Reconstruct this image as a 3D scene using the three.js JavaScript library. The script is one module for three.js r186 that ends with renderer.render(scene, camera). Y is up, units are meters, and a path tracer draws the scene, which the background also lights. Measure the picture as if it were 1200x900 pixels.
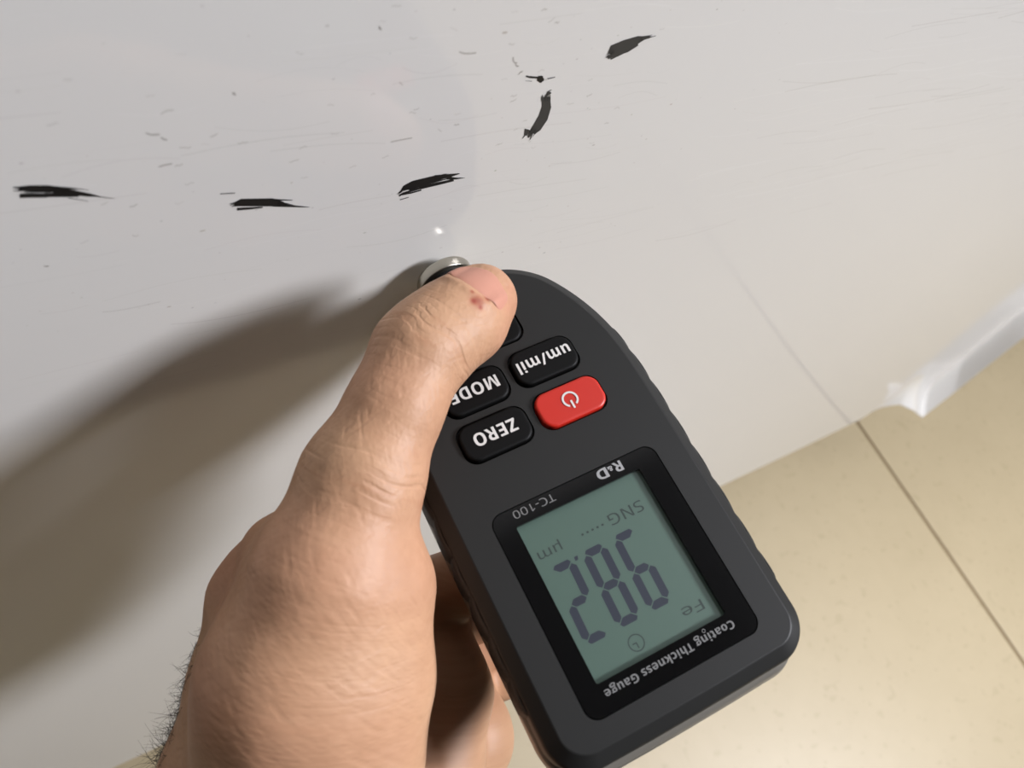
import * as THREE from 'three';
import { FontLoader } from 'three/addons/loaders/FontLoader.js';
import { RectAreaLightUniformsLib } from 'three/addons/lights/RectAreaLightUniformsLib.js';
import { RoundedBoxGeometry } from 'three/addons/geometries/RoundedBoxGeometry.js';
import { mergeGeometries } from 'three/addons/utils/BufferGeometryUtils.js';

// ---------------------------------------------------------------- camera, exposure, lights
// World: origin where the probe touches the car, x along the car, y up, z out of the car. Metres.
const scene = new THREE.Scene();
scene.background = new THREE.Color(0, 0, 0);
const camera = new THREE.PerspectiveCamera(52.22, 4 / 3, 0.01, 50);
{
  const right = new THREE.Vector3(0.86198, 0.23195, 0.45076), up = new THREE.Vector3(0.29436, 0.49491, -0.81757);
  const back = new THREE.Vector3(-0.41272, 0.83741, 0.35833);
  camera.quaternion.setFromRotationMatrix(new THREE.Matrix4().makeBasis(right, up, back));
  camera.position.set(-0.0818, 0.171, 0.1147);
  camera.focus = 0.205; camera.userData.fStop = 17;
}
const renderer = new THREE.WebGLRenderer({ antialias: true });
renderer.toneMapping = THREE.LinearToneMapping;
renderer.toneMappingExposure = 0.72;
renderer.shadowMap.enabled = true;
RectAreaLightUniformsLib.init();

const FLOOR = -0.62, CEIL = 2.3, X0 = -3.2, X1 = 3.6, Z0 = -3.4, Z1 = 3.4;
// [name, label, category, centre, aim, width, height, radiance]
const LAMPS = [
  ['work_lamp', 'square work lamp hanging from the ceiling on a rod beside the car', 'lamp', [1.12, 1.0, 0.82], [0.2, 0.1, 0], 0.34, 0.34, 138],
  ['ceiling_lamp', 'strip lamp under the ceiling above the car and the work lamp', 'lamp', [0.95, 2.2, 0.15], [0.95, 0, 0.15], 0.3, 1.2, 16],
];

// ---------------------------------------------------------------- helpers
const V = (x, y, z) => new THREE.Vector3(x, y, z);
const rng = (seed) => () => { seed = (seed + 0x6d2b79f5) | 0; let t = Math.imul(seed ^ (seed >>> 15), 1 | seed); t = (t + Math.imul(t ^ (t >>> 7), 61 | t)) ^ t; return ((t ^ (t >>> 14)) >>> 0) / 4294967296; };
const clamp = THREE.MathUtils.clamp, lerp = THREE.MathUtils.lerp;
const smooth = (a, b, x) => { const t = clamp((x - a) / (b - a), 0, 1); return t * t * (3 - 2 * t); };
const used = new Map();
function numbered(name) { const n = used.get(name) ?? 0; used.set(name, n + 1); return n ? name + '_' + String(n).padStart(3, '0') : name; }
function tag(o, label, category, group) { o.userData = { ...o.userData, label, category }; if (group) o.userData.group = group; return o; }
function thing(name, label, category) { const g = new THREE.Group(); g.name = numbered(name); scene.add(g); return tag(g, label, category); }
function part(name, geometry, material, parent, label) {
  const m = new THREE.Mesh(geometry, material); m.name = name; m.castShadow = m.receiveShadow = true; parent.add(m);
  if (label) m.userData.label = label;
  return m;
}
function structure(name, geometry, material, parent = scene) { const m = part(name, geometry, material, parent); m.userData.kind = 'structure'; return m; }
const box = (w, h, d, x, y, z) => new THREE.BoxGeometry(w, h, d).translate(x, y, z);
const join = (list) => mergeGeometries(list.map((g) => { const n = g.index ? g.toNonIndexed() : g; for (const k of Object.keys(n.attributes)) if (!['position', 'normal', 'uv'].includes(k)) n.deleteAttribute(k); return n; }));
// value noise in 3D
const hash = (x, y, z) => { let h = Math.imul(x, 374761393) ^ Math.imul(y, 668265263) ^ Math.imul(z, 2147483647 ^ 0x5bd1e995); h = Math.imul(h ^ (h >>> 13), 1274126177); return ((h ^ (h >>> 16)) >>> 0) / 4294967296; };
function noise(x, y, z = 0) {
  const ix = Math.floor(x), iy = Math.floor(y), iz = Math.floor(z); let fx = x - ix, fy = y - iy, fz = z - iz;
  fx = fx * fx * (3 - 2 * fx); fy = fy * fy * (3 - 2 * fy); fz = fz * fz * (3 - 2 * fz);
  const c = (dx, dy, dz) => hash(ix + dx, iy + dy, iz + dz);
  return lerp(lerp(lerp(c(0, 0, 0), c(1, 0, 0), fx), lerp(c(0, 1, 0), c(1, 1, 0), fx), fy), lerp(lerp(c(0, 0, 1), c(1, 0, 1), fx), lerp(c(0, 1, 1), c(1, 1, 1), fx), fy), fz) * 2 - 1;
}
function dataTexture(w, h, fill, srgb) {
  const d = new Uint8Array(w * h * 4), c = [0, 0, 0];
  for (let y = 0; y < h; y++) for (let x = 0; x < w; x++) { fill(x, y, c); const o = (y * w + x) * 4; d[o] = clamp(c[0], 0, 255); d[o + 1] = clamp(c[1], 0, 255); d[o + 2] = clamp(c[2], 0, 255); d[o + 3] = 255; }
  const t = new THREE.DataTexture(d, w, h); t.magFilter = t.minFilter = THREE.LinearFilter; if (srgb) t.colorSpace = THREE.SRGBColorSpace; t.needsUpdate = true; return t;
}
const std = (o) => new THREE.MeshPhysicalMaterial(o);

// ---------------------------------------------------------------- room
{
  const plaster = std({ color: 0x5a5b5e, roughness: 0.9 }), white = std({ color: 0x8f8f8d, roughness: 0.9 });
  const W = X1 - X0, D = Z1 - Z0, H = CEIL - FLOOR, cx = (X0 + X1) / 2, cz = (Z0 + Z1) / 2, cy = (CEIL + FLOOR) / 2;
  structure('ceiling', box(W + 0.4, 0.2, D + 0.4, cx, CEIL + 0.1, cz), white);
  structure('wall_front', box(0.2, H, D, X1 + 0.1, cy, cz), plaster);
  structure('wall_back', box(0.2, H, D, X0 - 0.1, cy, cz), plaster);
  structure('wall_left', box(W + 0.4, H, 0.2, cx, cy, Z0 - 0.1), plaster);
  structure('wall_right', box(W + 0.4, H, 0.2, cx, cy, Z1 + 0.1), plaster);
  const grout = std({ color: 0x8d7a5c, roughness: 0.95 });
  const floor = structure('floor', box(W + 0.4, 0.2, D + 0.4, cx, FLOOR - 0.102, cz), grout);
  const S = 1.2, J = 0.0045, TH = 0.012;
  const tileTex = dataTexture(1024, 1024, (x, y, c) => {
    const u = x / 1024, v = y / 1024, n = noise(u * 7, v * 7, 3) * 0.5 + noise(u * 23, v * 23, 8) * 0.3 + noise(u * 90, v * 90, 1) * 0.25;
    const speck = noise(u * 210, v * 210, 5) > 0.72 ? -7 : 0;
    c[0] = 187 + n * 5 + speck; c[1] = 171 + n * 5 + speck; c[2] = 139 + n * 5 + speck;
  }, true);
  tileTex.wrapS = tileTex.wrapT = THREE.RepeatWrapping;
  const tileMats = [0, 1, 2].map((i) => { const t = tileTex.clone(); t.offset.set(i * 0.37, i * 0.61); return std({ map: t, roughness: 0.42, color: [0xffffff, 0xfbfaf8, 0xfdfdfc][i] }); });
  const tileGeo = new RoundedBoxGeometry(S - J, TH, S - J, 1, 0.0012);
  { const p = tileGeo.attributes.position, uv = tileGeo.attributes.uv; for (let i = 0; i < p.count; i++) uv.setXY(i, p.getX(i) / S + 0.5, p.getZ(i) / S + 0.5); }
  const JX = 0.7335, JZ = -0.14, turn = -0.035;   // where one joint runs out from under the car
  const r = rng(4);
  for (let i = -6; i < 5; i++) for (let k = -5; k < 6; k++) {
    const x = (i + 0.5) * S, z = (k + 0.5) * S, ca = Math.cos(turn), sa = Math.sin(turn);
    const wx = JX + x * ca + z * sa, wz = JZ - x * sa + z * ca;
    if (wx < X0 - 0.3 || wx > X1 + 0.3 || wz < Z0 - 0.3 || wz > Z1 + 0.3) continue;
    const m = part(numbered('tile'), tileGeo, tileMats[Math.floor(r() * 3)], floor); m.position.set(wx, FLOOR - TH / 2, wz); m.rotation.y = turn;
  }
  const baseM = std({ color: 0xc9c4ba, roughness: 0.5 });
  for (const [n, g] of [['baseboard_front', box(0.015, 0.09, D, X1 - 0.0075, FLOOR + 0.045, cz)], ['baseboard_back', box(0.015, 0.09, D, X0 + 0.0075, FLOOR + 0.045, cz)], ['baseboard_left', box(W, 0.09, 0.015, cx, FLOOR + 0.045, Z0 + 0.0075)], ['baseboard_right', box(W, 0.09, 0.015, cx, FLOOR + 0.045, Z1 - 0.0075)]]) structure(n, g, baseM);
}
for (const [name, label, category, c, aim, w, h, L] of LAMPS) {
  const t = thing(name, label, category), glow = std({ color: 0xffffff, emissive: 0xf3f4fb, emissiveIntensity: L * 0.25, roughness: 0.6 });
  t.position.set(...c);
  const q = new THREE.Object3D(); q.position.set(...c); q.lookAt(...aim); t.quaternion.copy(q.quaternion);   // +z of the lamp looks where it shines
  part('housing', new RoundedBoxGeometry(w + 0.03, h + 0.03, 0.06, 2, 0.008).translate(0, 0, -0.032), std({ color: 0xe6e6e4, roughness: 0.5 }), t);
  part('diffuser', new THREE.BoxGeometry(w, h, 0.006).translate(0, 0, 0.002), glow, t, 'glowing white diffuser');
  if (name === 'ceiling_lamp') part('bracket', box(0.3, 0.12, 0.04, 0, 0, -0.08), std({ color: 0xcfcfcc, roughness: 0.5 }), t);
  else {                                                            // rod from the ceiling, upright whichever way the head is tilted
    const metal = std({ color: 0x202022, roughness: 0.5 }), inv = t.quaternion.clone().invert(), back = V(0, 0, -0.09).applyQuaternion(t.quaternion), up = CEIL - c[1] - back.y;
    part('rod', new THREE.CylinderGeometry(0.011, 0.011, up, 14).translate(back.x, back.y + up / 2, back.z).applyQuaternion(inv), metal, t);
    part('ceiling_plate', new THREE.CylinderGeometry(0.06, 0.06, 0.02, 24).translate(back.x, back.y + up - 0.01, back.z).applyQuaternion(inv), metal, t);
    part('yoke', box(0.06, 0.06, 0.07, 0, 0, -0.075), metal, t);
  }
  const light = new THREE.RectAreaLight(0xf3f4fb, L, w, h); light.name = 'lamp_light'; light.position.set(0, 0, 0.008); light.rotation.y = Math.PI; t.add(light);
}

{
  const mat = thing('kneeling_mat', 'black foam kneeling mat on the tiles in front of the car', 'mat'), foam = std({ color: 0x1c1b1a, roughness: 0.9 });
  mat.position.set(-0.5, FLOOR, 0.9);
  part('pad', new RoundedBoxGeometry(1.6, 0.018, 1.1, 3, 0.006).translate(0, 0.009, 0), foam, mat);
  for (let k = 0; k < 9; k++) part('rib', new RoundedBoxGeometry(1.52, 0.006, 0.03, 2, 0.0028).translate(0, 0.019, -0.44 + k * 0.11), foam, mat);
}

// ---------------------------------------------------------------- car
const bodyZ = (x, y) => 0.02 * (y / 0.45) ** 2 * (y < 0 ? 1 : -0.6) - 0.03 * Math.max(x, 0) ** 2;
const EDGE_LINE = [[-9, -0.44], [0, -0.44], [0.3, -0.45], [0.585, -0.473], [0.608, -0.462], [0.628, -0.456], [0.65, -0.466], [0.713, -0.517], [0.735, -0.472], [0.76, -0.388], [0.84, -0.19], [0.95, -0.13], [9, -0.13]];
function edgeY(x) { let i = 1; while (x > EDGE_LINE[i][0]) i++; const [a, b] = EDGE_LINE[i - 1], [c, d] = EDGE_LINE[i]; return lerp(b, d, (x - a) / (c - a)); }   // bottom edge, rising into the wheel arch
const TOP = 0.42;
function carZ(x, y) {
  const d = y - edgeY(x), f = smooth(0.598, 0.665, x) * 0.022;
  return bodyZ(x, y) + f * Math.max(0, 1 - d / 0.05) ** 2.2;
}
const car = thing('car', 'white car flank with black ink marks, sanding scuffs and a flared wheel arch lip', 'car');
{
  const xs = [], ts = [];
  for (let x = -1.6; x < 1.5; x += (x > 0.56 && x < 0.84) ? 0.004 : (x > -0.25 && x < 0.56) ? 0.02 : 0.06) xs.push(x);
  for (let i = 0; i <= 14; i++) ts.push(i * 0.006);
  for (let i = 1; i <= 36; i++) ts.push(0.084 + i * 0.026);
  const nx = xs.length, nt = ts.length, tmax = ts[nt - 1];
  const yAt = (x, t) => { const e = edgeY(x); return t < 0.084 ? e + t : lerp(e + 0.084, TOP, (t - 0.084) / (tmax - 0.084)); };
  const pos = [], nor = [], uv = [], idx = [], n = V(), e = 0.0008;
  const push = (x, y, z, a, b, c) => { pos.push(x, y, z); nor.push(a, b, c); uv.push((x + 0.15) / 0.5, (y + 0.1) / 0.25); };
  for (let j = 0; j < nt; j++) for (let i = 0; i < nx; i++) {
    const x = xs[i], y = yAt(x, ts[j]), z = carZ(x, y);
    n.set(-(carZ(x + e, y) - carZ(x - e, y)) / (2 * e), -(carZ(x, y + e) - carZ(x, y - e)) / (2 * e), 1).normalize();
    push(x, y, z, n.x, n.y, n.z);
  }
  for (let j = 0; j < nt - 1; j++) for (let i = 0; i < nx - 1; i++) { const a = j * nx + i; idx.push(a, a + 1, a + nx + 1, a, a + nx + 1, a + nx); }
  // the hem: rounded under the edge and turned back inside
  const hem = [[0, 0, 1, 0], [-0.0007, -0.0003, 0.6, -0.8], [-0.001, -0.001, 0, -1], [-0.001, -0.012, 0, -1], [0.004, -0.014, 0, -1], [0.006, -0.03, 0, -1]];
  for (let k = 0; k < hem.length; k++) for (let i = 0; i < nx; i++) { const x = xs[i], y = edgeY(x); push(x, y + hem[k][0], carZ(x, y) + hem[k][1], 0, hem[k][3], hem[k][2]); }
  for (let k = 0; k < hem.length - 1; k++) for (let i = 0; i < nx - 1; i++) { const a = nt * nx + k * nx + i; idx.push(a, a + nx + 1, a + 1, a, a + nx, a + nx + 1); }
  // shoulder turned back over the car
  const sh = [[0, 0, 0, 1], [0.03, -0.01, 0.5, 0.85], [0.05, -0.04, 1, 0.2], [0.06, -0.12, 1, 0], [0.07, -1.6, 1, 0]];
  for (let k = 0; k < sh.length; k++) for (let i = 0; i < nx; i++) push(xs[i], TOP + sh[k][0], carZ(xs[i], TOP) + sh[k][1], 0, sh[k][2], sh[k][3]);
  for (let k = 0; k < sh.length - 1; k++) for (let i = 0; i < nx - 1; i++) { const a = (nt + hem.length + k) * nx + i; idx.push(a, a + 1, a + nx + 1, a, a + nx + 1, a + nx); }
  const g = new THREE.BufferGeometry();
  g.setAttribute('position', new THREE.Float32BufferAttribute(pos, 3)); g.setAttribute('normal', new THREE.Float32BufferAttribute(nor, 3)); g.setAttribute('uv', new THREE.Float32BufferAttribute(uv, 2)); g.setIndex(idx);

  // paint with scuffs: the map covers x -0.15..0.35 m, y -0.1..0.15 m; plain paint beyond
  const TW = 2048, THH = 1024, r = rng(77);
  const cv = document.createElement('canvas'); cv.width = TW; cv.height = THH; const cx = cv.getContext('2d');
  cx.fillStyle = 'rgb(219,217,213)'; cx.fillRect(0, 0, TW, THH);
  const px = (x) => (x + 0.15) / 0.5 * TW, py = (y) => (0.15 - y) / 0.25 * THH;
  for (let i = 0; i < 170; i++) {                       // specks of dirt
    const x = -0.1 + r() * 0.2, y = -0.01 + r() * 0.11, s = 0.35 + r() * r() * r() * 1.0;
    cx.fillStyle = `rgba(${90 + r() * 30},${85 + r() * 25},${75 + r() * 25},${0.1 + r() * 0.35})`; cx.beginPath(); cx.ellipse(px(x), py(y), s * (1 + r() * 1.6), s, -0.1 + r() * 0.3, 0, 7); cx.fill();
  }
  const hair = (x, y, len, a, w, dark) => {              // hairline scratch, roughly along the car
    cx.strokeStyle = dark ? `rgba(120,114,105,${a})` : `rgba(250,250,248,${a})`; cx.lineWidth = w; cx.beginPath(); const bend = (r() - 0.5) * 0.004, sl = -0.06 + (r() - 0.5) * 0.16;
    for (let k = 0; k <= 8; k++) { const t = k / 8; cx[k ? 'lineTo' : 'moveTo'](px(x + len * t), py(y + len * t * sl + bend * Math.sin(t * 3.1))); } cx.stroke();
  };
  for (let i = 0; i < 150; i++) hair(-0.11 + r() * 0.16, -0.02 + r() * 0.11, 0.006 + r() * 0.035, 0.02 + r() * 0.08, 0.5 + r() * 0.7, r() < 0.6);
  for (let i = 0; i < 70; i++) hair(0.1 + r() * 0.22, -0.03 + r() * 0.1, 0.02 + r() * 0.06, 0.05 + r() * 0.15, 0.5 + r() * 0.8, r() < 0.35);
  for (let i = 0; i < 60; i++) {                         // rubbed, broken little scratches
    const x = -0.085 + r() * 0.13, y = 0.035 + r() * 0.05; cx.strokeStyle = `rgba(95,88,76,${0.12 + r() * 0.3})`; cx.lineWidth = 0.4 + r() * 0.6; cx.beginPath(); cx.moveTo(px(x), py(y));
    let a = x, b = y; for (let k = 0; k < 4; k++) { a += 0.00012 + r() * 0.0005; b += (r() - 0.5) * 0.0007; cx.lineTo(px(a), py(b)); } cx.stroke();
  }
  for (const [x, y, len, dy, a] of [[6.5, 67.2, 1.4, -1.6, .6], [7.6, 65.4, 1.0, -.8, .6], [9.1, 62.4, .9, .7, .7], [-67.4, 62.1, 2.2, -.8, .55], [-65, 60.6, .9, -.8, .55], [-66.4, 53.7, 2.4, .2, .5], [-51.7, 68.2, .4, -.6, .8], [-24.7, 78.3, .5, -.7, .8], [-90.6, 33.1, .7, -.2, .8], [-6.8, 70.4, 4, -.8, .5], [-19.3, 49.4, 5, .1, .45], [-83.7, 14.4, 12, -1.2, .14], [-70.7, 3.6, 34, -4, .1]]) {
    cx.strokeStyle = `rgba(70,64,56,${a})`; cx.lineWidth = 1.0; cx.beginPath(); cx.moveTo(px(x / 1000), py(y / 1000)); cx.quadraticCurveTo(px((x + len * 0.3) / 1000), py((y + dy * 1.1) / 1000), px((x + len) / 1000), py((y + dy) / 1000)); cx.stroke();
  }
  for (let i = 0; i < 120; i++) hair(0.08 + r() * 0.22, -0.02 + r() * 0.09, 0.01 + r() * 0.05, 0.04 + r() * 0.14, 0.5 + r() * 0.7, r() < 0.4);
  const map = new THREE.CanvasTexture(cv); map.colorSpace = THREE.SRGBColorSpace;
  const paint = std({ map, roughness: 0.7, specularIntensity: 0.15, clearcoat: 1, clearcoatRoughness: 0.07 });
  const panel = part('body_panel', g, paint, car, 'white painted flank panel with hairline sanding scuffs');
  // inner sheet and floor pan so that the car is a closed body
  const dark = std({ color: 0x2b2a28, roughness: 0.8 });
  part('floor_pan', join([box(3.0, 0.02, 1.5, -0.05, -0.33, -0.86), box(3.0, 0.7, 0.02, -0.05, 0.02, -1.6), box(0.02, 0.7, 1.5, -1.56, 0.02, -0.86), box(0.02, 0.7, 1.5, 1.42, 0.02, -0.86)]), dark, car, 'dark underside of the car');

  // ink marks: flat strokes of a marker, each row a dab [x, y, half width vector] in millimetres on the paint
  const INK = {
    s1: [[[-89.47, 54.27, -.12, -.46], [-87.94, 53.89, -.18, -.72], [-85.3, 53.11, -.21, -.83], [-83.23, 52.36, -.15, -.6]], [[-84.48, 52.55, -.22, -.7], [-81.25, 50.95, -.18, -.6], [-79.15, 49.83, -.12, -.41], [-77.61, 49.05, -.03, -.1]], [[-78.4, 49.35, -.03, -.12], [-75.09, 47.73, -.01, -.03]], [[-83.41, 53.02, -.03, -.12], [-81.02, 52.06, -.03, -.1], [-78.9, 51.08, -.01, -.04]], [[-89.75, 52.59, -.12, -.5], [-87.9, 52.19, -.13, -.54], [-85.68, 51.51, -.12, -.48]], [[-86.09, 51.8, -.12, -.48], [-83.83, 51.16, -.11, -.49], [-80.76, 50.16, -.07, -.3]], [[-82.59, 50.1, -.02, -.07], [-79.62, 48.36, -.01, -.04]], [[-88.87, 53.28, -.02, -.09], [-84.87, 52.23, -.03, -.14]]],
    s2: [[[-53.39, 39.84, .07, -.61], [-51.91, 40.01, -.02, -1.12], [-45.36, 38.18, -.05, -1.23], [-42.9, 36.93, -.07, -.6]], [[-52.9, 38.29, -.01, -.44], [-50.24, 37.76, 0, -.36], [-47.53, 37.31, .01, -.18]], [[-45.95, 39.16, -.01, -.35], [-41.01, 37.65, 0, -.09]], [[-45.38, 37.3, -.02, -.44], [-39.73, 35.27, -.01, -.23], [-37.13, 34.31, 0, -.05]], [[-56, 43.74, 0, -.12], [-53.02, 43.15, 0, -.12]]],
    s3: [[[-15.03, 33.17, .12, -.19], [-14.16, 34.08, .42, -.87], [-11.94, 34.61, .49, -1.36], [-6.48, 35.16, .39, -1.07], [-5.14, 35.24, .33, -.92]], [[-6.53, 35.46, .25, -.91], [-2.85, 35.13, .21, -.68], [.12, 35.16, .04, -.12]], [[-3.21, 34.59, .07, -.59], [-.74, 33.71, .07, -.37], [1.91, 33.25, .01, -.05]], [[-15.29, 31.79, .15, -.29], [-14.27, 32.38, .12, -.34], [-9.27, 33.03, .12, -.34]], [[-14.88, 31.97, .06, -.22], [-12.23, 31.95, .09, -.28], [-9.59, 32.19, .09, -.25]], [[-12.9, 33.1, .08, -.2], [-8, 34, .12, -.32], [-2.5, 34.3, .08, -.16]], [[-10.16, 33.04, .17, -.53], [-5.7, 33.22, .19, -.56], [-1.13, 33.32, .15, -.41]], [[-14.89, 30.36, .05, -.16], [-12.71, 30.62, .04, -.13]]],
    s4: [[[18.56, 54.81, -1.21, .16], [19.7, 51.7, -1.44, .48], [19.77, 48.47, -1.53, .95], [18.89, 45.59, -1.34, 1.12], [17.98, 44.35, -.87, .87]], [[16.08, 45.71, -.71, .32], [16.23, 43.77, -.48, .22]], [[17.36, 44.96, -.62, .36], [17.23, 42.82, -.19, .12]], [[17.97, 45.07, -.29, .15], [18.07, 42.04, -.1, .05]], [[18.54, 55.25, .17, -.15], [18.88, 55.84, .41, -.53], [19.64, 55.8, .12, -.28]], [[18.45, 56.14, .09, -.11], [19.5, 56.69, .07, -.09]], [[15.62, 42.93, .07, -.06], [16.15, 44.02, .18, -.16]]],
    s5: [[[11.21, 61.7, .02, -.2], [12.43, 61.26, .06, -.29], [14.98, 60.67, .07, -.26]], [[17.38, 60.02, .09, -.18], [19.36, 60.15, .06, -.11]], [[11.51, 60.42, .01, -.04], [13.19, 60.06, .02, -.06]]],
    s6: [[[32.69, 64.37, .67, -.55], [33.41, 65.2, 1.32, -1.45], [36.44, 66.07, 1.29, -1.53], [39.78, 67.24, .79, -.94], [41.63, 67.48, .26, -.35]], [[32.6, 63.27, .28, -.35], [34.42, 63.83, .35, -.44], [37.48, 64.7, .57, -.64], [39.93, 66, .49, -.49]], [[33.58, 62.79, .15, -.17], [36.53, 63.94, .19, -.21]], [[40.63, 67.74, .15, -.22], [43.17, 67.92, .03, -.04]], [[41.48, 67.34, .18, -.26], [44.48, 67.51, .03, -.04]], [[31.98, 63.53, .07, -.09], [32.93, 63.8, .24, -.3]]],
  };
  const inkM = std({ color: 0x0b0a0b, roughness: 0.55 }), inkB = std({ color: 0x43413d, roughness: 0.7, specularIntensity: 0.3 });
  const LAB = { s1: 'leftmost black ink dash with a long tail', s2: 'short black ink dash with ragged end', s3: 'slanting black ink dash with pale streaks', s4: 'curved black ink stroke below the dot', s5: 'small ink dot with two whiskers', s6: 'topmost right black ink stroke, slanting' };
  for (const k in INK) {
    const P = [], N = [], I = []; let lift = 0.00004;
    const put = (x, y) => { P.push(x, y, carZ(x, y) + lift); N.push(0, 0, 1); return P.length / 3 - 1; };
    const br = rng(40 + k.charCodeAt(1)), main = INK[k][0], bristles = [];
    for (const end of k === 's5' ? [] : [0, 1]) {
      const n = main.length, [x, y, hx, hy] = main[end ? n - 1 : 0], [u, v, gx, gy] = main[end ? n - 2 : 1], l = Math.hypot(x - u, y - v), dx = (x - u) / l, dy = (y - v) / l;
      for (let q = 0; q < 9; q++) {
        const o = br() * 2 - 1, w = 0.05 + br() * 0.1, len = (end ? 0.8 + br() * br() * 2.8 : 0.2 + br() * 0.8), bx = x + hx * o - dx * 1.2, by = y + hy * o - dy * 1.2, bend = (br() - 0.5) * 0.3;
        bristles.push([[bx, by, -dy * w, dx * w], [bx + dx * (1.2 + len * 0.5), by + dy * (1.2 + len * 0.5), -dy * w * 0.8, dx * w * 0.8], [bx + dx * (1.2 + len) - dy * bend, by + dy * (1.2 + len) + dx * bend, -dy * 0.015, dx * 0.015]]);
      }
    }
    for (const dab of [...INK[k], ...bristles]) {
      lift += 0.000006; let prev;
      for (const [x, y, hx, hy] of dab) {
        const row = [-1, 1].map((s) => put((x + s * hx) / 1000, (y + s * hy) / 1000));
        if (prev) { const q = [prev[0], row[0], row[1], prev[0], row[1], prev[1]], X = (i) => P[3 * i], Y = (i) => P[3 * i + 1], turn = (X(q[1]) - X(q[0])) * (Y(q[2]) - Y(q[0])) - (Y(q[1]) - Y(q[0])) * (X(q[2]) - X(q[0])); I.push(...(turn > 0 ? q : q.reverse())); }
        prev = row;
      }
    }
    if (k === 's5') { const c = put(0.01542, 0.06027), ring = []; for (let a = 0; a < 14; a++) { const w = 1 + 0.12 * Math.sin(a * 2.3); ring.push(put(0.01542 + (0.97 * Math.cos(a / 14 * 6.283) + 0.32 * Math.sin(a / 14 * 6.283)) * w / 1000, 0.06027 + (-0.16 * Math.cos(a / 14 * 6.283) - 1.01 * Math.sin(a / 14 * 6.283)) * w / 1000)); } for (let a = 0; a < 14; a++) I.push(c, ring[(a + 1) % 14], ring[a]); }
    const ig = new THREE.BufferGeometry(); ig.setAttribute('position', new THREE.Float32BufferAttribute(P, 3)); ig.setAttribute('normal', new THREE.Float32BufferAttribute(N, 3)); ig.setAttribute('uv', new THREE.Float32BufferAttribute(new Array(P.length / 3 * 2).fill(0), 2)); ig.setIndex(I);
    part(numbered('ink_mark'), ig, 'wxs4s6'.includes(k) ? inkB : inkM, panel, LAB[k]);
  }
}

// ---------------------------------------------------------------- gauge (its own frame in millimetres: x right and y up as its lettering reads, z out of its face)
const gaugeX = V(-0.984, -0.178, 0).normalize(), gaugeY = V(0, 0, 1), gaugeZ = gaugeX.clone().cross(gaugeY);
const gaugeQ = new THREE.Quaternion().setFromRotationMatrix(new THREE.Matrix4().makeBasis(gaugeX, gaugeY, gaugeZ));
const gaugeO = gaugeY.clone().multiplyScalar(0.098).addScaledVector(gaugeZ, 0.013);
const font = await new FontLoader().loadAsync('fonts/droid/droid_sans_bold.typeface.json');
const thin = await new FontLoader().loadAsync('fonts/droid/droid_sans_regular.typeface.json');
const gauge = thing('thickness_gauge', 'dark grey handheld coating thickness gauge with green screen and red power button', 'gauge');
gauge.position.copy(gaugeO); gauge.quaternion.copy(gaugeQ);
const mm = (g) => { g.scale(0.001, 0.001, 0.001); return g; };
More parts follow.
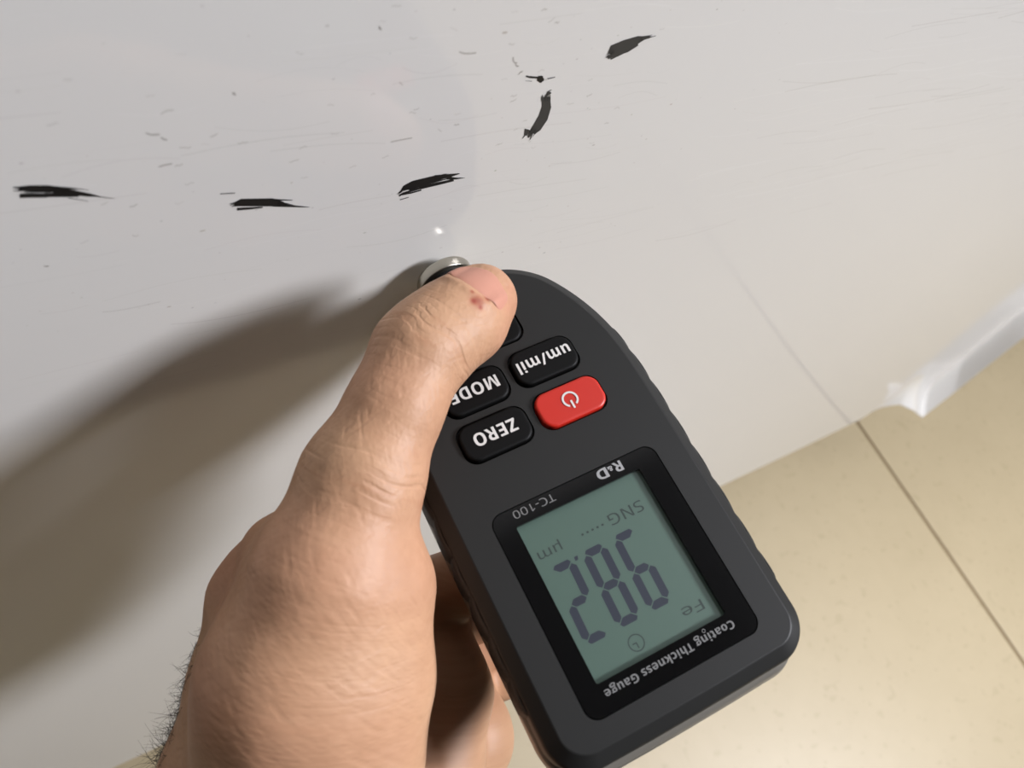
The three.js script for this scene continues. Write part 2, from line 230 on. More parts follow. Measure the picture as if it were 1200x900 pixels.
{
  const shell = std({ color: 0x242423, roughness: 0.5, specularIntensity: 0.55 }), rubber = std({ color: 0x1f2021, roughness: 0.6 });
  const backShell = std({ color: 0x6f6b63, roughness: 0.35 }), dark = std({ color: 0x060606, roughness: 0.7 });
  // half width along the length
  const prof = [[-84.8, 0], [-84.6, 6], [-83.6, 11.5], [-81.5, 16], [-77.5, 20.8], [-71, 25], [-63, 28.4], [-55, 30.4], [-45, 31.4], [-30, 31.7], [0, 31.7], [22, 31.6]];
  const side = new THREE.CatmullRomCurve3(prof.map(([y, w]) => V(w, y, 0)), false, 'centripetal').getPoints(90);
  for (let a = 0; a <= 16; a++) { const t = a / 16 * Math.PI / 2; side.push(V(22.6 + 9 * Math.cos(t), 22.6 + 9 * Math.sin(t), 0)); }
  side.push(V(11, 31.8, 0)); side.push(V(0, 31.85, 0));
  const right = side.filter((p, i) => i === 0 || p.distanceTo(side[i - 1]) > 0.05);
  const outline = [...right.map((p) => V(p.x, p.y, 0)), ...right.slice(1, -1).reverse().map((p) => V(-p.x, p.y, 0))];   // counter-clockwise seen from the face
  const M = outline.length, norms = outline.map((p, i) => { const t = outline[(i + 1) % M].clone().sub(outline[(i + M - 1) % M]); return V(t.y, -t.x, 0).normalize(); });
  const ring = (off, z) => outline.map((p, i) => V(p.x + norms[i].x * off, p.y + norms[i].y * off, z));
  const loft = (rings) => {
    const P = [], I = []; for (const r of rings) for (const p of r) P.push(p.x, p.y, p.z);
    for (let k = 0; k < rings.length - 1; k++) for (let i = 0; i < M; i++) { const j = (i + 1) % M, a = k * M + i, b = k * M + j; I.push(a, a + M, b, b, a + M, b + M); }
    const g = new THREE.BufferGeometry(); g.setAttribute('position', new THREE.Float32BufferAttribute(P, 3)); g.setIndex(I); g.computeVertexNormals(); g.setAttribute('uv', new THREE.Float32BufferAttribute(new Array(P.length / 3 * 2).fill(0), 2)); return g;
  };
  const rrect = (cx, cy, w, h, r, T = THREE.Shape) => { const s = new T(), x = cx - w / 2, y = cy - h / 2; s.moveTo(x + r, y); s.lineTo(x + w - r, y); s.absarc(x + w - r, y + r, r, -Math.PI / 2, 0); s.lineTo(x + w, y + h - r); s.absarc(x + w - r, y + h - r, r, 0, Math.PI / 2); s.lineTo(x + r, y + h); s.absarc(x + r, y + h - r, r, Math.PI / 2, Math.PI); s.lineTo(x, y + r); s.absarc(x + r, y + r, r, Math.PI, Math.PI * 1.5); return s; };
  const BUT = [['power_button', -9.1, -40.9, 17.2, 9.2], ['key', 10.9, -41.0, 17.2, 9.4], ['key', -8.5, -53.3, 16.8, 9.4], ['key', 10.6, -53.0, 16.4, 9.4], ['key', 1.0, -66.0, 17.5, 9.0]];
  const pockets = BUT.map(([, x, y, w, h]) => [x, y, w + 0.9, h + 0.9, 3.4]);
  pockets.push([0, 0, 43.0, 47.3, 3.1]);
  const faceRing = ring(-3.5, 0), faceShape = new THREE.Shape(faceRing.map((p) => new THREE.Vector2(p.x, p.y)));
  const walls = [];
  for (const [x, y, w, h, r] of pockets) {
    faceShape.holes.push(rrect(x, y, w, h, r, THREE.Path));
    const pts = rrect(x, y, w, h, r).getPoints(8), P = [], I = [];
    pts.forEach((p) => P.push(p.x, p.y, 0, p.x, p.y, -1.6)); for (let i = 0; i < pts.length; i++) { const j = (i + 1) % pts.length; I.push(2 * i, 2 * i + 1, 2 * j, 2 * j, 2 * i + 1, 2 * j + 1); }
    const g = new THREE.BufferGeometry(); g.setAttribute('position', new THREE.Float32BufferAttribute(P, 3)); g.setIndex(I); const q = g.toNonIndexed(); q.computeVertexNormals(); q.setAttribute('uv', new THREE.Float32BufferAttribute(new Array(q.attributes.position.count * 2).fill(0), 2)); walls.push(q);
    walls.push(new THREE.ShapeGeometry(rrect(x, y, w + 0.1, h + 0.1, r), 6).translate(0, 0, -1.6));
  }
  const front = loft([faceRing, ring(-3.3, -0.03), ring(-3.0, -0.18), ring(-0.7, -2.1), ring(-0.25, -2.6), ring(0, -3.4), ring(0, -9.4), ring(-0.5, -9.8), ring(-0.9, -9.9)]);
  part('front_shell', mm(join([new THREE.ShapeGeometry(faceShape, 8), front, ...walls])), shell, gauge, 'matte dark grey front shell');
  const tail = (off, z, k) => ring(off, z).map((p) => V(p.x, p.y + k * smooth(21, 31, p.y), p.z));
  const bk = loft([ring(-1.4, -9.5), tail(-0.6, -9.95, 0.8), tail(0.35, -10.3, 1.3), tail(0.6, -12.5, 1.8), tail(0.5, -16, 1.8), ring(-0.6, -19.5), ring(-3, -21.6), ring(-6, -22.2)]);
  const backCap = new THREE.ShapeGeometry(new THREE.Shape(ring(-6, 0).map((p) => new THREE.Vector2(p.x, p.y)))).rotateX(Math.PI).scale(1, -1, 1);
  { const p = backCap.attributes.position; for (let i = 0; i < p.count; i++) p.setZ(i, -22.2); const n = backCap.attributes.normal; for (let i = 0; i < n.count; i++) n.setXYZ(i, 0, 0, -1); const ix = backCap.index.array; }
  part('back_shell', mm(join([bk, backCap])), backShell, gauge, 'dark back shell below the seam');
  // ribbed grips on both flanks
  for (const s of [1, -1]) {
    const P = [], I = [], zs = [-2.9, -3.3, -4.2, -9, -14.5, -16.5, -17.3], os = [-0.35, 0.1, 0.45, 0.45, 0.3, 0, -0.7], Y0 = -58, Y1 = 18, K = 190;
    const half = (y) => { let i = 1; while (i < right.length - 1 && right[i].y < y) i++; const a = right[i - 1], b = right[i]; return lerp(a.x, b.x, clamp((y - a.y) / (b.y - a.y || 1), 0, 1)); };
    for (let k = 0; k <= K; k++) {
      const y = lerp(Y0, Y1, k / K), ends = smooth(Y0, Y0 + 3, y) * smooth(Y1, Y1 - 3, y), ph = (((y - Y0) / 9.5) % 1 + 1) % 1, rib = 0.3 + 0.55 * Math.pow(Math.sin(Math.PI * ph), 0.5);
      for (let q = 0; q < zs.length; q++) P.push(s * (half(y) - 0.5 + (os[q] + rib) * ends), y, zs[q]);
    }
    const Q = zs.length; for (let k = 0; k < K; k++) for (let q = 0; q < Q - 1; q++) { const a = k * Q + q, b = a + Q; if (s > 0) I.push(a, a + 1, b, b, a + 1, b + 1); else I.push(a, b, a + 1, b, b + 1, a + 1); }
    const g = new THREE.BufferGeometry(); g.setAttribute('position', new THREE.Float32BufferAttribute(P, 3)); g.setIndex(I); g.computeVertexNormals();
    part('grip', mm(g), rubber, gauge, 'ribbed rubber grip strip');
  }
  // keys
  const keyM = std({ color: 0x060606, roughness: 0.55, specularIntensity: 0.35 }), redM = std({ color: 0xc22414, roughness: 0.42 }), ink = std({ color: 0xd8d6d2, roughness: 0.6 });
  const textGeo = (s, size, x, y, z, f = font, align = 0) => {
    const g = new THREE.ShapeGeometry(f.generateShapes(s, size), 6); g.computeBoundingBox(); const b = g.boundingBox;
    g.translate(align === 0 ? x - (b.min.x + b.max.x) / 2 : align < 0 ? x - b.min.x : x - b.max.x, y - (align === 2 ? 0 : (b.min.y + b.max.y) / 2), z); return g;
  };
  BUT.forEach(([name, x, y, w, h], i) => {
    const e = new THREE.ExtrudeGeometry(rrect(x, y, w - 1.4, h - 1.4, 2.6), { depth: 2.1, bevelEnabled: true, bevelThickness: 0.6, bevelSize: 0.7, bevelSegments: 4, curveSegments: 8 }).translate(0, 0, -1.5);
    { const p = e.attributes.position; for (let k = 0; k < p.count; k++) { const dx = (p.getX(k) - x) / (w / 2), dy = (p.getY(k) - y) / (h / 2); if (p.getZ(k) > 0) p.setZ(k, p.getZ(k) - 0.12 * (dx * dx + dy * dy)); } }
    if (i === 4) e.translate(0, 0, -0.75);                          // held down by the thumb
    const top = 1.2, b = part(i ? numbered('key') : 'power_button', mm(e), i ? keyM : redM, gauge, ['red power button', 'black zero key', 'black unit key', 'black mode key', 'black key under the thumb'][i]);
    const word = [null, 'ZERO', 'um/mil', 'MODE', null][i];
    if (word) part('lettering', mm(textGeo(word, i === 2 ? 3.05 : 3.25, x, y - 0.1, top + 0.03)), ink, b);
    if (!i) {
      const r0 = 1.55, r1 = 2.05, s = new THREE.Shape(), a0 = Math.PI / 2 + 0.5, a1 = Math.PI * 2.5 - 0.5; s.absarc(0, 0, r1, a0, a1); s.absarc(0, 0, r0, a1, a0, true);
      part('power_symbol', mm(join([new THREE.ShapeGeometry(s, 24).translate(x, y - 0.3, top + 0.03), new THREE.PlaneGeometry(0.5, 2.2).translate(x, y + 1.1, top + 0.03)])), ink, b, 'white power symbol');
    }
  });
  // display
  const sw = 32.4, sh2 = 36.6, sx = 0.35, sy = -0.9;
  const bez = rrect(0, 0, 42.5, 46.8, 2.9); bez.holes.push(rrect(sx, sy, sw, sh2, 0.5, THREE.Path));
  const bezel = part('bezel', mm(new THREE.ExtrudeGeometry(bez, { depth: 1.4, bevelEnabled: false, curveSegments: 8 }).translate(0, 0, -1.5)), std({ color: 0x070708, roughness: 0.12 }), gauge, 'glossy black screen surround');
  const print = std({ color: 0x70706f, roughness: 0.6 }), silver = std({ color: 0x9c9c9c, roughness: 0.5 }), zb = -0.08;
  const fit = (s, f, x0, x1, y0, h, z) => { const g = new THREE.ShapeGeometry(f.generateShapes(s, h), 6); g.computeBoundingBox(); const b = g.boundingBox; g.translate(-b.min.x, 0, 0); g.scale((x1 - x0) / (b.max.x - b.min.x), 1, 1); g.translate(x0, y0, z); return g; };
  part('lettering', mm(fit('Coating Thickness Gauge', font, -16.2, 15.9, 19.0, 1.75, zb)), print, bezel, 'grey title lettering');
  part('lettering', mm(join([fit('R', font, -12.5, -10.3, -23.0, 2.5, zb), fit('D', font, -8.6, -5.8, -23.0, 2.5, zb), fit('&', font, -10.1, -8.8, -22.7, 1.2, zb)])), silver, bezel, 'silver maker lettering');
  part('lettering', mm(fit('TC-100', thin, 5.4, 15.9, -22.7, 1.85, zb)), print, bezel, 'grey type lettering');
  { const s = new THREE.Shape(); s.absarc(0, 0, 0.42, 0, Math.PI * 2); const h = new THREE.Path(); h.absarc(0, 0, 0.28, 0, Math.PI * 2, true); s.holes.push(h); part('registered_mark', mm(new THREE.ShapeGeometry(s, 12).translate(-9.4, 18.3, zb)), print, bezel); }
  const lcd = part('screen', mm(new THREE.BoxGeometry(sw + 1, sh2 + 1, 0.3).translate(sx, sy, -1.6 + 0.18)), std({ color: 0x4f665b, roughness: 0.45 }), gauge, 'grey-green liquid crystal screen');
  const zl = -1.25, seg = std({ color: 0x252b39, roughness: 0.6 }), faint = std({ color: 0x2c3935, roughness: 0.6 });
  // seven segment figures reading 98.2
  const DIG = { 9: 'abcdfg', 8: 'abcdefg', 2: 'abdeg' }, T = 1.85, W2 = 2.1, H2 = 8.1, gap = 0.22;
  const poly = (pts) => new THREE.ShapeGeometry(new THREE.Shape(pts.map(([x, y]) => new THREE.Vector2(x, y))));
  const hseg = (y, c) => poly(c === 0 ? [[-W2 + gap, y], [-W2 + T * 0.45 + gap, y + T * 0.48], [W2 - T * 0.45 - gap, y + T * 0.48], [W2 - gap, y], [W2 - T * 0.45 - gap, y - T * 0.48], [-W2 + T * 0.45 + gap, y - T * 0.48]] : [[-W2 - 0.1, y + c * 0.2], [-W2 + T * 0.25, y + c * 0.9], [W2 - T * 0.25, y + c * 0.9], [W2 + 0.1, y + c * 0.2], [W2 - T * 0.6, y - c * 0.9], [-W2 + T * 0.6, y - c * 0.9]]);
  const vseg = (x, y0, y1) => poly([[x, y0 + gap], [x + T * 0.5, y0 + gap + 0.8], [x + T * 0.5, y1 - gap - 0.8], [x, y1 - gap], [x - T * 0.5, y1 - gap - 0.8], [x - T * 0.5, y0 + gap + 0.8]]);
  const SEG = { a: () => hseg(H2, 1), d: () => hseg(-H2, -1), g: () => hseg(0, 0), b: () => vseg(W2, 0, H2), c: () => vseg(W2, -H2, 0), f: () => vseg(-W2, 0, H2), e: () => vseg(-W2, -H2, 0) };
  for (const [d, x] of [[9, -4.6], [8, 3.35], [2, 11.35]]) {
    const g = join([...DIG[d]].map((s) => SEG[s]())); const p = g.attributes.position; for (let i = 0; i < p.count; i++) p.setXYZ(i, p.getX(i) + p.getY(i) * 0.035 + x, p.getY(i) + 0.9, zl);
    part(numbered('digit'), mm(g), seg, lcd);
  }
  part('decimal_point', mm(poly([[6.9, -7.9], [7.8, -7.9], [7.9, -7.0], [7.2, -7.0]]).translate(0, 0, zl)), seg, lcd);
  part('screen_lettering', mm(join([fit('SNG', thin, -12.3, -3.4, -12.9, 2.6, zl), fit('.....', thin, -1.9, 3.9, -11.7, 2.6, zl), fit('\u00b5m', thin, 9.1, 14.9, -12.3, 2.3, zl), fit('Fe', thin, -12.8, -7.6, 12.2, 2.3, zl)])), faint, lcd, 'small dark screen lettering');
  { const s = new THREE.Shape(); s.absarc(0, 0, 1.85, 0, Math.PI * 2); const h = new THREE.Path(); h.absarc(0, 0, 1.6, 0, Math.PI * 2, true); s.holes.push(h); part('clock_symbol', mm(join([new THREE.ShapeGeometry(s, 20), new THREE.PlaneGeometry(0.26, 1.2).translate(0, 0.6, 0), new THREE.PlaneGeometry(1.0, 0.26).translate(0.45, 0, 0)]).translate(4.6, 13.9, zl)), faint, lcd); }
  part('window_pane', mm(new THREE.ShapeGeometry(rrect(sx, sy, sw, sh2, 0.5), 6).translate(0, 0, -0.14)), std({ color: 0xffffff, transmission: 1, thickness: 0, roughness: 0.06 }), gauge, 'clear screen window');
  // probe: black collar, steel ring, tip
  const lathe = (pts, n = 48) => new THREE.LatheGeometry(pts.map(([r, y]) => new THREE.Vector2(r, y)), n);
  const probe = part('probe_collar', mm(lathe([[7.4, -82], [7.4, -88.6], [6.9, -89.2], [6.2, -89.2], [6.2, -92]]).translate(0, 0, -13)), dark, gauge, 'black probe collar');
  part('probe_ring', mm(lathe([[6.3, -91.2], [7.7, -91.2], [8.0, -91.5], [8.0, -93.6], [7.6, -94.4], [6.6, -94.6], [3.2, -94.6], [3.0, -95.5]]).translate(0, 0, -13)), std({ color: 0xb9b4a8, metalness: 1, roughness: 0.28 }), gauge, 'bright steel probe ring');
  part('probe_tip', mm(lathe([[2.6, -94], [2.6, -96.6], [2.1, -97.6], [0.9, -97.95], [0.001, -97.98]]).translate(0, 0, -13)), std({ color: 0x8f8c86, metalness: 1, roughness: 0.3 }), gauge);
}

// ---------------------------------------------------------------- hand (in the gauge's frame, millimetres)
const hand = thing('hand', 'bare left hand with hairy wrist holding the grey gauge, thumb on its keypad', 'hand');
hand.position.copy(gaugeO); hand.quaternion.copy(gaugeQ);
{
  const B = [];                                                     // bones: groups of tapered capsules
  const capsule = (a, b, ra, rb) => { const bx = b[0] - a[0], by = b[1] - a[1], bz = b[2] - a[2], l = bx * bx + by * by + bz * bz; return (x, y, z) => { const px = x - a[0], py = y - a[1], pz = z - a[2], h = clamp((px * bx + py * by + pz * bz) / l, 0, 1), dx = px - bx * h, dy = py - by * h, dz = pz - bz * h; return Math.sqrt(dx * dx + dy * dy + dz * dz) - ra - (rb - ra) * h; }; };
  const chain = (pts) => pts.slice(1).map((p, i) => capsule(pts[i].slice(0, 3), p.slice(0, 3), pts[i][3], p[3]));
  const smin = (a, b, k) => { const h = Math.max(k - Math.abs(a - b), 0) / k; return Math.min(a, b) - h * h * k * 0.25; };
  const THUMB = [[0.6, -70.4, 9.5, 8.6], [7.8, -66.3, 11.6, 9.7], [14.2, -63.8, 13.4, 9.6], [20.8, -61.0, 13.8, 10.2], [30.6, -52.0, 12.5, 9.9], [42.9, -41.4, 8, 12.6], [57.6, -25.8, 2, 16], [71.3, -11.2, -8, 19]];
  const palm = [
    ...chain([[49.5, -21.4, -5, 13], [60.4, -6.1, -12, 15], [70.3, 7.4, -18, 16], [95, 32, -35, 19]]),
    ...chain([[65, -38, -9, 9.5], [72.5, -33, -20, 12.5], [82, -17, -28, 14.8], [94, -1, -36, 17], [118, 30, -48, 20]]),
    ...chain([[71.3, -11.2, -8, 19], [95, 18, -34, 18]]),
    ...chain([[46, -23, -42, 10.5], [97, 15, -45, 15]]), ...chain([[43, -17, -59, 10.5], [100, 22, -52, 15]]), ...chain([[41, -9, -75, 10], [102, 30, -62, 15]]), ...chain([[40, -1, -88, 9.5], [102, 38, -70, 15]]),
    ...chain([[38, -2, -82, 10], [43, 13, -73, 12.5], [82, 40, -70, 17], [110, 52, -66, 18]]), ...chain([[39.5, -14, -47, 9.5], [45, 1, -48, 12.5], [57, 15, -51, 15], [90, 32, -55, 16]]),
    ...chain([[115, 34, -46, 21], [190, 108, -80, 25], [250, 180, -120, 31]]), ...chain([[115, 50, -64, 19], [190, 122, -94, 23], [250, 190, -132, 29]]),
  ];
  const FINGERS = [
    [[46, -23, -42, 10], [25, -20.5, -39, 8.6], [5, -25, -41, 8.6], [-17, -24, -35, 7.6], [-27, -20, -30.2, 7]],
    [[43, -17, -59, 10], [22, -15, -58, 9], [-1, -18, -60, 8.8], [-22, -16, -45, 7.8], [-20, -14, -31, 7.2]],
    [[41, -9, -75, 9.8], [20, -8, -75, 8.6], [-1, -8, -76, 8.4], [-20, -6, -59, 7.5], [-17, -4, -40, 7]],
    [[40, -1, -88, 9], [24, 1, -88, 7.6], [8, 3, -87, 7.4], [-8, 5, -73, 6.6], [-11, 6, -56, 6]],
  ].map(chain);
  const thumb = chain(THUMB);
  // thumb frame near its end, for the nail
  const tip = V(0.6, -70.4, 9.5), ip = V(20.8, -61.0, 13.8), ax = tip.clone().sub(ip).normalize();
  const dorsal = V(0.05, 0.02, 0.94); dorsal.addScaledVector(ax, -dorsal.dot(ax)).normalize();
  const across = dorsal.clone().cross(ax);
  const NAIL_W = 5.3, NAIL_A = -7.2, NAIL_B = 0.6;                   // along the axis from the tip's centre
  function field(x, y, z) {
    let d = thumb[0](x, y, z);
    for (let i = 1; i < thumb.length; i++) d = smin(d, thumb[i](x, y, z), 5);
    let q = palm[0](x, y, z);
    for (let i = 1; i < palm.length; i++) q = smin(q, palm[i](x, y, z), 7);
    for (const f of FINGERS) { let e = f[0](x, y, z); if (e > 85) continue; for (let i = 1; i < f.length; i++) e = smin(e, f[i](x, y, z), 3); q = smin(q, e, 2.5); }
    d = smin(d, q, 9);
    if (d > 5 || d < -5) return d;
    // nail bed and folds
    const rx = x - tip.x, ry = y - tip.y, rz = z - tip.z, a = rx * ax.x + ry * ax.y + rz * ax.z, b = rx * across.x + ry * across.y + rz * across.z, c = rx * dorsal.x + ry * dorsal.y + rz * dorsal.z;
    if (c > 0 && a > -14 && a < 12 && Math.abs(b) < 11) {
      const sd = Math.max(Math.abs(b) - NAIL_W, NAIL_A - 0.6 * (1 - (b / NAIL_W) ** 2) - a, a - NAIL_B - 2);
      d += 0.3 * smooth(0.5, -0.7, sd) - 0.35 * Math.exp(-((sd - 1.1) ** 2) / 0.9) * smooth(NAIL_B + 1, NAIL_B - 3, a);
    }
    d += noise(x / 9, y / 9, z / 9) * 0.22 + noise(x / 3.4 + 9, y / 3.4, z / 3.4) * 0.06;
    return d;
  }
  // surface nets over the blocks the skin passes through
  const lo = [-42, -92, -172], hi = [288, 228, 42], h = 0.9, n = lo.map((l, i) => Math.ceil((hi[i] - l) / h)), nx = n[0] + 1, ny = n[1] + 1;
  const BS = 8, val = new Float32Array(nx * ny * (n[2] + 1)).fill(NaN), at = (i, j, k) => (k * ny + j) * nx + i, cellIdx = new Map();
  const P = [], cells = [];
  for (let bk = 0; bk < n[2]; bk += BS) for (let bj = 0; bj < n[1]; bj += BS) for (let bi = 0; bi < n[0]; bi += BS) {
    if (Math.abs(field(lo[0] + (bi + BS / 2) * h, lo[1] + (bj + BS / 2) * h, lo[2] + (bk + BS / 2) * h)) > BS * h * 0.95 + 1.5) continue;
    const ei = Math.min(bi + BS, n[0]), ej = Math.min(bj + BS, n[1]), ek = Math.min(bk + BS, n[2]);
    for (let k = bk; k <= ek; k++) for (let j = bj; j <= ej; j++) for (let i = bi; i <= ei; i++) { const o = at(i, j, k); if (val[o] !== val[o]) val[o] = field(lo[0] + i * h, lo[1] + j * h, lo[2] + k * h); }
    for (let k = bk; k < ek; k++) for (let j = bj; j < ej; j++) for (let i = bi; i < ei; i++) cells.push(i, j, k);
  }
  const EDGE = [[0, 1], [2, 3], [4, 5], [6, 7], [0, 2], [1, 3], [4, 6], [5, 7], [0, 4], [1, 5], [2, 6], [3, 7]];
  for (let c = 0; c < cells.length; c += 3) {
    const i = cells[c], j = cells[c + 1], k = cells[c + 2], v = [];
    for (let q = 0; q < 8; q++) v.push(val[at(i + (q & 1), j + (q >> 1 & 1), k + (q >> 2))]);
    let sx = 0, sy = 0, sz = 0, m = 0;
    for (const [a, b] of EDGE) if (v[a] < 0 !== v[b] < 0) { const t = v[a] / (v[a] - v[b]); sx += lerp(a & 1, b & 1, t); sy += lerp(a >> 1 & 1, b >> 1 & 1, t); sz += lerp(a >> 2, b >> 2, t); m++; }
    if (m) { cellIdx.set(at(i, j, k), P.length / 3); P.push(lo[0] + (i + sx / m) * h, lo[1] + (j + sy / m) * h, lo[2] + (k + sz / m) * h); }
  }
  const I = [], quad = (a, b, c, d, flip) => { if (a === undefined || b === undefined || c === undefined || d === undefined) return; if (flip) I.push(a, c, b, a, d, c); else I.push(a, b, c, a, c, d); };
  for (let c = 0; c < cells.length; c += 3) {
    const i = cells[c], j = cells[c + 1], k = cells[c + 2], v0 = val[at(i, j, k)], C = (a, b, d) => cellIdx.get(at(a, b, d));
    let v = val[at(i + 1, j, k)]; if (v0 < 0 !== v < 0 && j && k) quad(C(i, j - 1, k - 1), C(i, j, k - 1), C(i, j, k), C(i, j - 1, k), v0 >= 0);
    v = val[at(i, j + 1, k)]; if (v0 < 0 !== v < 0 && i && k) quad(C(i - 1, j, k - 1), C(i - 1, j, k), C(i, j, k), C(i, j, k - 1), v0 >= 0);
    v = val[at(i, j, k + 1)]; if (v0 < 0 !== v < 0 && i && j) quad(C(i - 1, j - 1, k), C(i, j - 1, k), C(i, j, k), C(i - 1, j, k), v0 >= 0);
  }
  const grad = (x, y, z, e = 0.45) => V(field(x + e, y, z) - field(x - e, y, z), field(x, y + e, z) - field(x, y - e, z), field(x, y, z + e) - field(x, y, z - e)).normalize();
  // skin coordinates: distance along thumb, palm and forearm, and angle about that line
  const axis = new THREE.CatmullRomCurve3([[-13, -75, 5], [0.6, -70.6, 8.5], [20.8, -61.2, 13], [42.9, -41.4, 6], [64, -22, -12], [85, 4, -35], [112, 38, -55], [160, 88, -76], [220, 155, -112]].map((p) => V(...p)), false, 'centripetal');
  const LEN = axis.getLength(), K = 220, ap = axis.getSpacedPoints(K), frames = [];
  { let d0 = dorsal.clone(); for (let i = 0; i <= K; i++) { const t = ap[Math.min(i + 1, K)].clone().sub(ap[Math.max(i - 1, 0)]).normalize(); d0.addScaledVector(t, -d0.dot(t)).normalize(); frames.push([t, d0.clone(), t.clone().cross(d0)]); } }
  const skinUV = (x, y, z) => {
    let best = 1e9, bi = 0; for (let i = 0; i <= K; i += 4) { const p = ap[i], d = (x - p.x) ** 2 + (y - p.y) ** 2 + (z - p.z) ** 2; if (d < best) { best = d; bi = i; } }
    for (let i = Math.max(0, bi - 4), e = Math.min(K, bi + 4), b2 = 1e9; i <= e; i++) { const p = ap[i], d = (x - p.x) ** 2 + (y - p.y) ** 2 + (z - p.z) ** 2; if (d < b2) { b2 = d; bi = i; } }
    const [t, d, s] = frames[bi], p = ap[bi], rx = x - p.x, ry = y - p.y, rz = z - p.z, al = rx * t.x + ry * t.y + rz * t.z;
    return [(bi / K) * LEN + clamp(al, -LEN / K, LEN / K), Math.atan2(rx * s.x + ry * s.y + rz * s.z, rx * d.x + ry * d.y + rz * d.z) / (2 * Math.PI)];
  };
  const count = P.length / 3, N = new Float32Array(P.length), UV = new Float32Array(count * 2);
  for (let i = 0; i < count; i++) {
    const g = grad(P[3 * i], P[3 * i + 1], P[3 * i + 2]), [u, v] = skinUV(P[3 * i], P[3 * i + 1], P[3 * i + 2]);
    N[3 * i] = g.x; N[3 * i + 1] = g.y; N[3 * i + 2] = g.z; UV[2 * i] = u / LEN; UV[2 * i + 1] = v + 0.5;
  }
  // vertices on the seam are doubled so that the skin wraps
  const PP = P.map((v) => v / 1000), NN = Array.from(N), UU = Array.from(UV), twin = new Map();
  for (let i = 0; i < I.length; i += 3) {
    const vs = [UU[2 * I[i] + 1], UU[2 * I[i + 1] + 1], UU[2 * I[i + 2] + 1]];
    if (Math.max(...vs) - Math.min(...vs) > 0.5) for (let q = 0; q < 3; q++) if (vs[q] < 0.5) {
      const o = I[i + q]; if (!twin.has(o)) { twin.set(o, UU.length / 2); PP.push(PP[3 * o], PP[3 * o + 1], PP[3 * o + 2]); NN.push(NN[3 * o], NN[3 * o + 1], NN[3 * o + 2]); UU.push(UU[2 * o], UU[2 * o + 1] + 1); }
      I[i + q] = twin.get(o);
    }
  }
  const g = new THREE.BufferGeometry();
  g.setAttribute('position', new THREE.Float32BufferAttribute(PP, 3)); g.setAttribute('normal', new THREE.Float32BufferAttribute(NN, 3)); g.setAttribute('uv', new THREE.Float32BufferAttribute(UU, 2)); g.setIndex(I);
  // skin colour and relief, u = along (LEN mm), v = around
  const TW = 2048, TH = 1024, mmU = LEN / TW;
  const around = (v) => v * 75;                                      // rough millimetres around
  const joint = (u) => Math.exp(-(((u - 37) / 6) ** 2)) + 0.8 * Math.exp(-(((u - 66) / 5) ** 2));
  const wrapN = (u, v, su, sv, z) => { const q = v / sv, per = Math.round(75 / sv), k = Math.floor(q), f = q - k; return noise(u / su, q, z); };
  const specks = [[-8.8, -2.0, 0.45], [-6.9, -4.9, 0.6], [-10.4, -3.6, 0.7], [-10.1, -5.6, 0.5], [-9.4, -4.4, 1.4]].map(([a, b, s]) => { const p = tip.clone().addScaledVector(ax, a).addScaledVector(across, b).addScaledVector(dorsal, 12); for (let k = 0; k < 40; k++) p.addScaledVector(dorsal, -field(p.x, p.y, p.z) * 0.7); const [u, v] = skinUV(p.x, p.y, p.z); return [u, around(v + 0.5), s]; });
  const skinMap = dataTexture(TW, TH, (px, py, c) => {
    const u = px * mmU, v = around(py / TH), m = noise(u / 11, v / 9, 2) * 0.6 + noise(u / 4.2, v / 4, 6) * 0.5, f = noise(u / 1.1, v / 1.1, 4), red = noise(u / 16, v / 14, 12), tipR = smooth(30, 12, u) * (0.35 + 0.3 * noise(u / 3, v / 3, 41));
    const fold = Math.max(0, noise(u / 0.9, v / 7, 21) - 0.35) * (0.35 + joint(u)) * 9;
    c[0] = 186 + m * 6 + f * 3 - fold * 0.8 + tipR * 6; c[1] = 142 + m * 6 + f * 3 - red * 5 - fold * 1.2 - tipR * 5; c[2] = 111 + m * 5 + f * 3 - red * 3 - fold * 1.2;
    for (const [a, b, s] of specks) { const q = Math.exp(-(((u - a) ** 2 + (v - b) ** 2) / s ** 2)); c[0] -= q * 30; c[1] -= q * 55; c[2] -= q * 45; }
  }, true);
  const relief = dataTexture(TW, TH, (px, py, c) => {
    const u = px * mmU, v = around(py / TH), w = noise(u / 9, v / 6, 31) * 1.2;
    const lines = -Math.max(0, noise((u + w) / 0.75, v / 6.5, 3) - 0.1) * (0.22 + 1.2 * joint(u)), cross = -Math.max(0, noise((u * 0.6 + v) / 0.9, (u - v * 0.6) / 3.2, 8)) * 0.35 - Math.max(0, noise((u * 0.6 - v) / 0.9, (u + v * 0.6) / 3.2, 18)) * 0.35;
    const pore = noise(u / 0.55, v / 0.55, 5) * 0.16;
    c[0] = c[1] = c[2] = 190 + 75 * (lines + cross + pore);
  });
  for (const t of [skinMap, relief]) { t.wrapT = THREE.RepeatWrapping; t.wrapS = THREE.ClampToEdgeWrapping; }
  const skin = std({ map: skinMap, bumpMap: relief, bumpScale: 0.0005, roughness: 0.5, specularIntensity: 0.7 });
  const body = part('skin', g, skin, hand, 'pale skin of the hand and wrist');
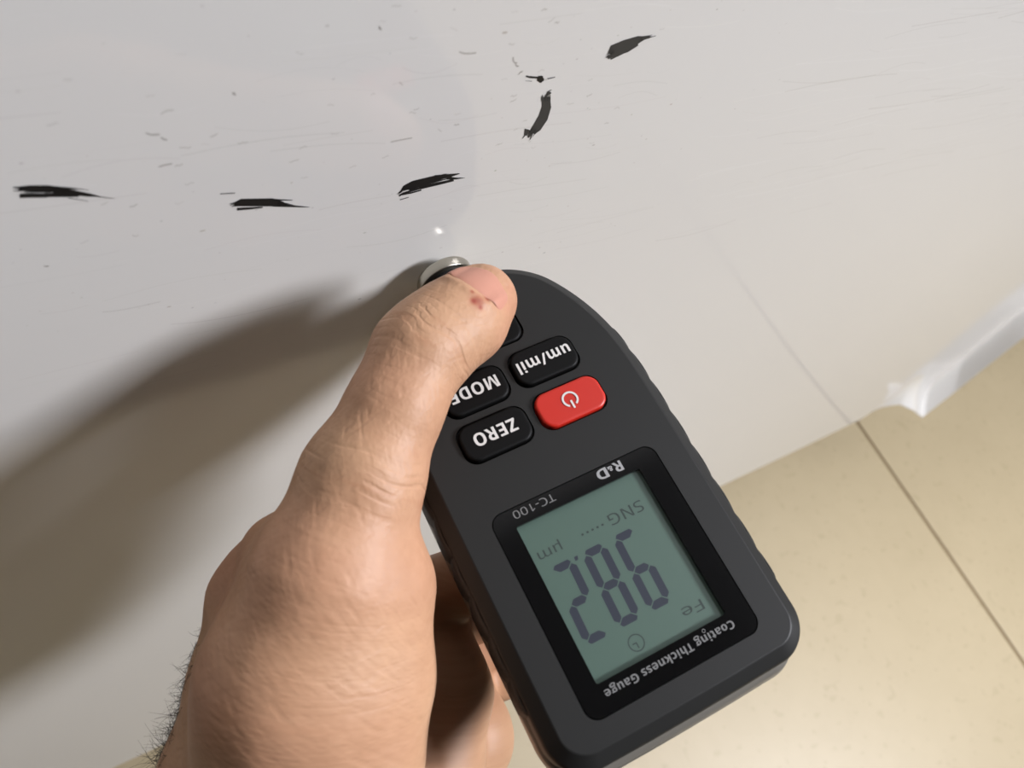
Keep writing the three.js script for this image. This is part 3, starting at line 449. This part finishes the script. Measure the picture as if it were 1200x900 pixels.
  // thumbnail: a curved plate let into the nail bed
  {
    const Q = [], J = [], nu = 22, nv = 20, down = (o, dir) => { const p = o.clone(); for (let k = 0; k < 60; k++) { const f = field(p.x, p.y, p.z); p.addScaledVector(dir, -f * 0.7); if (Math.abs(f) < 0.01) break; } return p; };
    for (let layer = 0; layer < 2; layer++) for (let j = 0; j <= nv; j++) for (let i = 0; i <= nu; i++) {
      const u = i / nu * 2 - 1, v = j / nv, wv = NAIL_W * Math.sqrt(1 - Math.pow(Math.abs(v - 0.5) * 2, 5) * 0.72);
      const a = lerp(NAIL_A - 0.4 + 1.1 * u * u, NAIL_B + 1.4 - 1.6 * u * u, v), th = u * 0.86;
      const dir = dorsal.clone().multiplyScalar(Math.cos(th)).addScaledVector(across, Math.sin(th) * wv / NAIL_W);
      const o = tip.clone().addScaledVector(ax, Math.min(a, 4.4)).addScaledVector(dir, 14);
      const s = down(o, dir), rim = Math.max(Math.abs(u), Math.abs(2 * v - 1)) ** 8, out = layer ? -0.3 : 0.3 - 0.4 * rim;
      s.addScaledVector(dir, out).addScaledVector(ax, Math.max(0, a - 4.4)); Q.push(s.x / 1000, s.y / 1000, s.z / 1000);
    }
    const id = (l, j, i) => l * (nu + 1) * (nv + 1) + j * (nu + 1) + i;
    for (let j = 0; j < nv; j++) for (let i = 0; i < nu; i++) { J.push(id(0, j, i), id(0, j, i + 1), id(0, j + 1, i + 1), id(0, j, i), id(0, j + 1, i + 1), id(0, j + 1, i)); J.push(id(1, j, i), id(1, j + 1, i + 1), id(1, j, i + 1), id(1, j, i), id(1, j + 1, i), id(1, j + 1, i + 1)); }
    for (let i = 0; i < nu; i++) for (const j of [0, nv]) J.push(id(0, j, i), id(1, j, i), id(1, j, i + 1), id(0, j, i), id(1, j, i + 1), id(0, j, i + 1));
    for (let j = 0; j < nv; j++) for (const i of [0, nu]) J.push(id(0, j, i), id(1, j, i), id(1, j + 1, i), id(0, j, i), id(1, j + 1, i), id(0, j + 1, i));
    const ng = new THREE.BufferGeometry(); ng.setAttribute('position', new THREE.Float32BufferAttribute(Q, 3)); ng.setIndex(J); ng.computeVertexNormals();
    part('thumbnail', ng, std({ color: 0xbf8874, roughness: 0.48, specularIntensity: 0.6 }), hand, 'pink thumbnail');
  }
  // wrist hair
  {
    const r = rng(19), geos = [], left = V(0.89, -0.45, -0.08), view = V(0.1, 0.2, 0.95), line = [V(70, -33, -20), V(85, -20, -28), V(97, -6, -34), V(120, 26, -45)];
    const strand = (t, s, len, stand, rad) => {
      const f = t * 3, i = Math.min(2, Math.floor(f)), c = line[i].clone().lerp(line[i + 1], f - i), dir = left.clone().addScaledVector(view, s).normalize(), p = c.addScaledVector(dir, 30);
      for (let k = 0; k < 40; k++) p.addScaledVector(dir, -field(p.x, p.y, p.z) * 0.8);
      const nrm = grad(p.x, p.y, p.z), along = V(-0.5 + r() * 1.2, -0.4 + r() * 0.9, -0.5 + (r() - 0.5) * 0.8).addScaledVector(nrm, -nrm.dot(V(0, 0, 0))); along.addScaledVector(nrm, -along.dot(nrm)).normalize();
      const d = along.clone().multiplyScalar(1 - stand).addScaledVector(nrm, stand).normalize(), curl = V(r() - 0.5, r() - 0.5, r() - 0.5).multiplyScalar(1.5), pts = [p.clone().addScaledVector(nrm, -0.2)], q = p.clone();
      for (let k = 0; k < 6; k++) { q.addScaledVector(d, len / 6); d.addScaledVector(curl, 0.22).addScaledVector(nrm, -0.06).normalize(); const fv = field(q.x, q.y, q.z); if (fv < 0.12) q.addScaledVector(nrm, 0.12 - fv); pts.push(q.clone()); }
      const pos = [], idx = [];
      pts.forEach((a, k) => { const tan = pts[Math.min(k + 1, 6)].clone().sub(pts[Math.max(k - 1, 0)]).normalize(), e1 = V(0.3, 0.5, 0.8).cross(tan).normalize(), e2 = tan.clone().cross(e1), w = rad * (1 - k / 7.5); for (let m = 0; m < 3; m++) { const an = m * 2.094; const o = a.clone().addScaledVector(e1, w * Math.cos(an)).addScaledVector(e2, w * Math.sin(an)); pos.push(o.x / 1000, o.y / 1000, o.z / 1000); } });
      for (let k = 0; k < 6; k++) for (let m = 0; m < 3; m++) { const a = k * 3 + m, b = k * 3 + (m + 1) % 3; idx.push(a, b, b + 3, a, b + 3, a + 3); }
      const sg = new THREE.BufferGeometry(); sg.setAttribute('position', new THREE.Float32BufferAttribute(pos, 3)); sg.setIndex(idx); sg.computeVertexNormals(); geos.push(sg);
    };
    for (let k = 0; k < 560; k++) { const t = Math.pow(r(), 0.7); strand(0.1 + t * 0.9, -0.55 + r() * 0.85, 3 + t * (3 + r() * 9), 0.25 + r() * 0.45, 0.06); }
    for (let k = 0; k < 160; k++) { const t = r(); strand(0.15 + t * 0.85, 0.1 + r() * 1.1, 3 + r() * 5, 0.06 + r() * 0.1, 0.045); }
    const hg = mergeGeometries(geos); const hm = part('wrist_hair', hg, std({ color: 0x2a1d14, roughness: 0.6 }), hand, 'fine dark hairs on the wrist'); hm.userData.kind = 'stuff';
  }
}

renderer.render(scene, camera);
